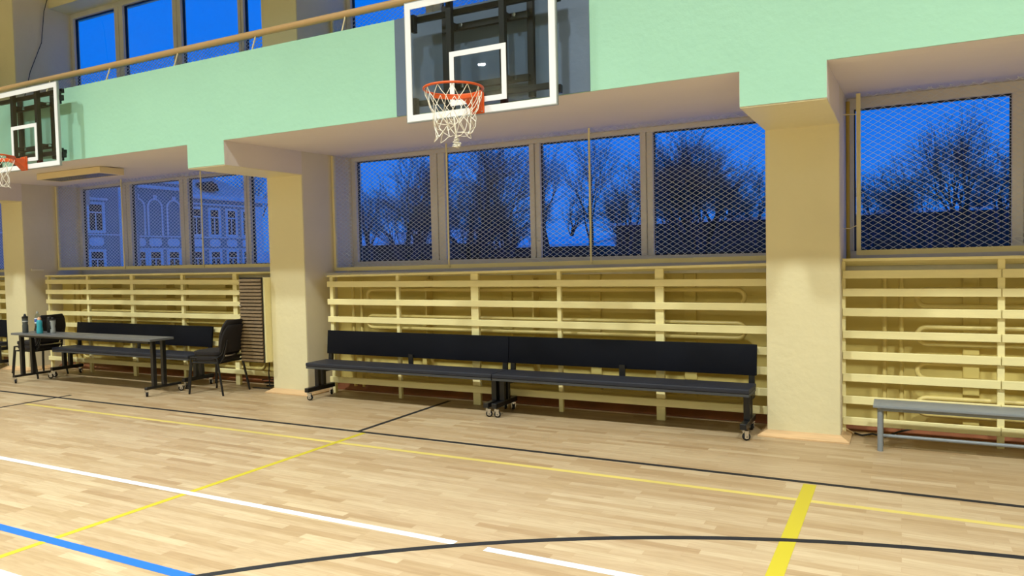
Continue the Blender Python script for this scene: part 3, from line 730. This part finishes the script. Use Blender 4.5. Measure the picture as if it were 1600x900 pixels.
bottle('water_bottle', 'clear plastic water bottle with blue and white label', -10.68, 6.06, [(.034, 0), (.038, .01), (.038, .06), (.035, .075), (.038, .09), (.038, .20), (.03, .24), (.014, .265)], m_clear,
       [('label', [(.0385, .145), (.039, .147), (.039, .185), (.0385, .187)], m_blab), ('label', [(.0385, .187), (.039, .188), (.039, .20), (.0385, .201)], m_wlab), ('label', [(.0385, .128), (.039, .13), (.039, .144), (.0385, .145)], m_wlab), ('cap', [(.015, .265), (.015, .283), (.008, .285), (.006, .30)], m_trg)])
bottle('drink_bottle', 'turquoise bottle with peach cap', -10.50, 5.98, [(.036, 0), (.039, .008), (.038, .06), (.033, .10), (.037, .14), (.034, .165), (.022, .185)], m_turq,
       [('cap', [(.023, .185), (.023, .205), (.016, .222)], m_pink)])
bottle('flask', 'black flask half hidden behind the turquoise bottle', -10.46, 6.09, [(.030, 0), (.032, .008), (.032, .17), (.026, .19)], m_plastic, [('cap', [(.026, .19), (.026, .215), (.02, .22)], m_plastic)])
sb = bottle('sports_bottle', 'translucent grey sports bottle with black lid and grip, rightmost on the table', -10.33, 6.06, [(.028, 0), (.032, .006), (.031, .05), (.027, .09), (.034, .13), (.035, .175)], m_trg,
       [('lid', [(.036, .175), (.036, .19), (.016, .196), (.013, .212), (.008, .218)], m_plastic)])
MB().tube([(-.005, -.035, .155), (-.004, -.045, .13), (.0, -.044, .09), (.004, -.034, .06)], .008, 8).build('grip', m_plastic, sb, smooth=True)

# ------------------------------------------------------------------ outside: snow, mansion, sheds, trees
gm = MB(); NX, NY = 30, 16
for j in range(NY + 1):
    for i in range(NX + 1):
        x = -110 + 170 * i / NX; y = 8.2 + (j / NY) ** 1.5 * 130
        z = -.6 + max(0, y - 18) * .052 + .25 * noise.noise(Vector((x * .08, y * .08, 0)))
        gm.v.append((x, y, z))
for j in range(NY):
    for i in range(NX):
        a_ = j * (NX + 1) + i; gm.f.append((a_, a_ + 1, a_ + NX + 2, a_ + NX + 1))
struct(gm.build('ground_snow', m_snow, smooth=True), 'snow covered slope outside the windows')

XM = -60
def mz(b, y0, y1, z0, z1, d0=0, d1=.1): return b.box(XM + d0, XM + d1, y0, y1, z0, z1)
mn = thing('mansion', 'two-storey stucco mansion with arched niches seen through the left windows', 'building')
w_ = MB(); mz(w_, 30, 42.8, -1, 9.4, -8, .5); mz(w_, 42.8, 48.2, -1, 9.6, -8, 0); mz(w_, 48.2, 57.6, -1, 8.0, -8, .0)
w_.build('wall', m_facade, mn)
tr = MB(); mz(tr, 40.9, 41.9, -1, 9.3, .5, .65); mz(tr, 56.3, 57.5, -1, 7.45, 0, .15)
tr.build('corner_pilaster', m_stucco, mn)
cn = MB(); mz(cn, 42.8, 48.2, 8.60, 8.85, 0, .45); mz(cn, 42.8, 48.2, 9.2, 9.6, 0, .25); mz(cn, 48.2, 57.9, 8.0, 8.35, -8, .6); mz(cn, 48.2, 57.6, 7.45, 7.6, 0, .2); mz(cn, 30, 42.8, 9.0, 9.4, .5, .9)
cn.build('cornice', m_stucco, mn)
bd = MB(); mz(bd, 42.8, 57.6, 4.25, 4.36, 0, .12); mz(bd, 42.8, 57.6, 3.12, 3.22, 0, .12); mz(bd, 30, 40.9, 4.3, 4.4, .5, .6); bd.build('band', m_stucco, mn)
# roof with seams and a dormer
rf = MB(); rf.v += [(XM + .6, 47.6, 8.35), (XM + .6, 57.9, 8.35), (XM - 4, 54.0, 10.9), (XM - 4, 49, 10.9), (XM - 9, 57.9, 8.35), (XM - 9, 47.6, 8.35)]
rf.f += [(0, 1, 2, 3), (1, 4, 2), (4, 5, 3, 2), (0, 3, 5), (0, 5, 4, 1)]
rfo = rf.build('roof', m_roof, mn)
sm = MB()
for k in range(16):
    y = 48.2 + k * .6; yt = 49 + (y - 47.6) / (57.9 - 47.6) * 5.0
    sm.tube([(XM + .62, y, 8.38), (XM - 3.98, yt, 10.93)], .03, 4)
sm.build('roof_seams', m_facade, rfo)
MB().prism([(50.2, 8.9), (51.9, 8.9), (51.7, 9.5), (51.05, 9.8), (50.4, 9.5)], 'x', XM - 2.0, XM + .2).build('dormer', m_shed, rfo)
def mwin(yc, z0, z1, hw, d=0, cross=True, hood=False):
    f = MB(); t = .22
    f.box(XM + d, XM + d + .12, yc - hw - t, yc - hw, z0 - t, z1 + t).box(XM + d, XM + d + .12, yc + hw, yc + hw + t, z0 - t, z1 + t).box(XM + d, XM + d + .12, yc - hw, yc + hw, z0 - t, z0).box(XM + d, XM + d + .12, yc - hw, yc + hw, z1, z1 + t)
    if hood: f.box(XM + d, XM + d + .35, yc - hw - .35, yc + hw + .35, z1 + .38, z1 + .55)
    f.box(XM + d + .02, XM + d + .07, yc - .04, yc + .04, z0, z1 - (z1 - z0) * .3).box(XM + d + .02, XM + d + .07, yc - hw, yc + hw, z1 - (z1 - z0) * .33, z1 - (z1 - z0) * .28)
    o = f.build('window', m_stucco, mn); MB().box(XM + d + .005, XM + d + .018, yc - hw, yc + hw, z0, z1).build('pane', m_dglass, o)
mwin(38.8, 4.7, 6.85, .58, .5, hood=True); mwin(38.8, .9, 2.9, .55, .5)
mwin(34.5, 4.7, 6.85, .58, .5, hood=True)
for yc in (49.2, 51.33, 53.43, 55.4): mwin(yc, 4.6, 7.0, .5)
for yc in (42.9 + .2, 44.66, 46.6, 49.2, 51.33, 53.43, 55.4): mwin(yc, .9, 2.88, .52)
for yc in (43.0, 44.78, 46.75):
    a_ = MB(); zc = 6.95; r = .72; pts = [(XM + .06, yc - r, 4.4)] + [(XM + .06, yc - r * math.cos(PI * k / 12), zc + r * math.sin(PI * k / 12)) for k in range(13)] + [(XM + .06, yc + r, 4.4)]
    a_.tube(pts, .085, 5); a_.box(XM, XM + .2, yc - .12, yc + .12, zc + r - .05, zc + r + .35)
    a_.build('arch_niche', m_stucco, mn)
for (yc, d) in [(38.8, .5), (43.1, 0), (44.72, 0), (46.6, 0), (49.2, 0), (51.33, 0), (53.43, 0), (55.4, 0)]:
    a_ = MB(); a_.prism([(yc - .62, 3.55), (yc - .42, 3.4), (yc + .42, 3.4), (yc + .62, 3.55), (yc + .62, 3.95), (yc + .42, 4.12), (yc - .42, 4.12), (yc - .62, 3.95)], 'x', XM + d, XM + d + .08)
    a_.build('rosette_panel', m_stucco, mn)

def shed(x0, x1, y, d, h0, h1, label):
    rt = thing('low_shed', label, 'shed', ((x0 + x1) / 2, y, -.6), 0, 'low buildings outside')
    hw = (x1 - x0) / 2
    MB().box(-hw, hw, 0, d, 0, h0 + .6).build('wall', m_shed, rt)
    r = MB(); r.v += [(-hw - .3, -.3, h0 + .6), (hw + .3, -.3, h0 + .6), (hw + .3, d + .3, h1 + .6), (-hw - .3, d + .3, h1 + .6), (-hw - .3, -.3, h0 + .75), (hw + .3, -.3, h0 + .75), (hw + .3, d + .3, h1 + .75), (-hw - .3, d + .3, h1 + .75)]
    r.f += [(0, 3, 2, 1), (4, 5, 6, 7), (0, 1, 5, 4), (1, 2, 6, 5), (2, 3, 7, 6), (3, 0, 4, 7)]
    r.build('roof', m_roof if h1 > h0 else m_shed, rt)
def at(px, D, wdt=0):
    # ground point in the viewing direction of a picture column, at forward depth D
    d = R_ * ((px - 800) / 1158.32) + F_
    return (d.x * D, d.y * D)
x_, y_ = at(610, 46); shed(x_ - 4.5, x_ + 4.0, y_, 6, 2.6, 3.5, 'dark low shed with snowy roof behind the bare trees')
x_, y_ = at(790, 50); shed(x_ - 2.5, x_ + 6, y_, 6, 2.3, 3.0, 'dark shed with snow on its roof behind the spreading tree')
x_, y_ = at(1090, 42); shed(x_ - 4.8, x_ + 4.5, y_, 5, 3.4, 3.45, 'long dark flat-roofed garage left of the right pillar')
x_, y_ = at(1470, 38); shed(x_ - 6.4, x_ + 9.5, y_, 5, 3.5, 3.55, 'dark garage seen in the right-hand window')

def tree(px, D, top, spread, label, seed, kind='bare', dens=1.04, rad=.22, fork=None, gnd=None):
    rng = random.Random(seed); x, y = at(px, D)
    g0 = -.6 + max(0, y - 18) * .052
    H = 1.6 + (402 + (1600 - px) * .0207 - 0 - top) / 1158.32 * D * 1.0 - g0
    rt = thing('bare_tree', label, 'tree', (x, y, g0 - .1), 0, 'trees outside the windows')
    tk, br = MB(), MB()
    SP = spread
    def grow(p, d, L, r, lev, mb):
        n = 4 if lev < 2 else 3
        pts = [p]; q = p.copy(); dd = d.copy()
        for k in range(n):
            dd = (dd + Vector((rng.gauss(0, .10), rng.gauss(0, .10), rng.gauss(0, .06) + (.10 if lev > 0 else 0)))).normalized()
            q = q + dd * (L / n); pts.append(q.copy())
        r_end = r * (.55 if lev < 4 else .4)
        mb.tube(pts, r, 6 if lev < 2 else 3, r2=r_end, cap=lev < 2)
        if lev >= 5 or L < H * .02: return
        nc = {0: 7, 1: 5, 2: 4, 3: 4, 4: 3}[lev]
        nc = max(2, int(round(nc * dens)))
        for c in range(nc):
            t = rng.uniform(.30 if lev else .35, 1.0) if c < nc - 1 else 1.0
            f = t * n; k = min(int(f), n - 1); base = pts[k].lerp(pts[k + 1], f - k)
            az = rng.uniform(0, 2 * PI); tilt = rng.uniform(.22, .66) * SP
            side = Vector((math.cos(az), math.sin(az), 0)); ax = d.cross(side)
            if ax.length < .01: ax = Vector((1, 0, 0))
            nd = (d * math.cos(tilt) + (side - d * side.dot(d)).normalized() * math.sin(tilt)).normalized()
            nL = L * rng.uniform(.55, .8) * (1.0 if lev else .75) * (1.15 - .45 * t if lev == 0 else 1)
            grow(base, nd, nL, max(r_end * rng.uniform(.4, .7), .0045), lev + 1, br)
    if fork:
        for (ax, tz, l) in fork: grow(Vector((0, 0, 0)), Vector((ax * R_.x, ax * R_.y, tz)).normalized(), H * l, rad, 0, tk)
    else:
        grow(Vector((0, 0, 0)), Vector((rng.uniform(-.05, .05), rng.uniform(-.05, .05), 1)), H * .52, rad, 0, tk)
    zm = max(v[2] for v in br.v); s = H / zm
    for mb in (tk, br): mb.v = [(v[0] * s, v[1] * s, v[2] * s) for v in mb.v]
    tk.build('trunk', m_bark, rt); br.build('branches', m_twig, rt)
tree(640, 25, 225, 1.0, 'slender bare tree in the leftmost pane above the black benches', 3, rad=.13, fork=[(-.12, 1, .5), (.05, 1, .55), (.16, 1, .45)])
tree(585, 44, 305, 1.1, 'dense dark bare tree low at the left of the wide window', 5, dens=1.04, rad=.2)
tree(735, 20, 190, 1.15, 'large spreading bare tree with forked trunk in the second pane', 8, rad=.2, fork=[(-.30, 1, .45), (0, 1, .55), (.42, 1, .42)])
tree(800, 31, 232, 1.0, 'bare tree right of the forked tree in the second pane', 12, dens=1.04)
tree(868, 41, 222, .75, 'tall upright bare tree left of the guard rod in the third pane', 14, dens=1.04, rad=.18)
tree(925, 38, 205, .75, 'tall upright bare tree right behind the guard rod in the third pane', 17, dens=1.04, rad=.18)
tree(985, 26, 250, 1.1, 'low bushy bare tree beside the mullion of the third pane', 21, dens=1.04, rad=.14)
tree(1090, 30, 186, 1.0, 'broad dense fan-shaped bare tree in the fourth pane', 23, dens=1.3, rad=.26, fork=[(-.3, 1, .5), (-.05, 1, .55), (.25, 1, .5)])
tree(1040, 36, 220, .8, 'narrow bare tree at the left of the fourth pane', 27, dens=1.04)
tree(1180, 39, 270, 1.0, 'smaller bare tree low beside the right pillar', 29, dens=1.04, rad=.14)
tree(1368, 29, 262, .9, 'small bare tree at the left of the right-hand window', 31, rad=.12)
tree(1490, 24, 168, .95, 'tall bare tree in the middle of the right-hand window', 33, dens=1.04, rad=.16, fork=[(-.35, 1, .45), (0, 1, .55), (.12, 1, .5)])
tree(1425, 36, 300, 1.1, 'low shrubby bare tree left of the tall tree in the right-hand window', 37, dens=1.04, rad=.1)
tree(1560, 33, 210, 1.0, 'dense bare tree at the right frame of the right-hand window', 41, dens=1.04, rad=.16)
tree(405, 95, 262, .8, 'bare tree rising behind the mansion roof', 43, dens=1.04, rad=.3)
tree(350, 100, 280, .8, 'bare tree behind the ridge of the mansion roof', 47, dens=1.04, rad=.3)
tree(700, 60, 330, 1.1, 'distant bare tree low behind the first mullion', 51, dens=1.04, rad=.2)
tree(900, 60, 310, 1.1, 'distant dark bare tree low in the third pane', 53, dens=1.04, rad=.2)
for k, (px, D, top, lb) in enumerate([(662, 62, 318, 'distant dark tree low behind the slender tree of the first pane'), (765, 58, 300, 'distant dark tree low in the second pane'), (842, 64, 315, 'distant dark tree at the left of the third pane'),
        (965, 58, 300, 'distant dark tree at the right of the third pane'), (1150, 56, 290, 'distant dark tree low at the right of the fourth pane'), (1052, 60, 280, 'distant dark tree low at the left of the fourth pane'),
        (1400, 52, 300, 'distant dark tree low in the right-hand window'), (1530, 50, 270, 'distant dark tree behind the tall one in the right-hand window')]):
    tree(px, D, top, 1.1, lb, 60 + k, dens=1.15, rad=.2)
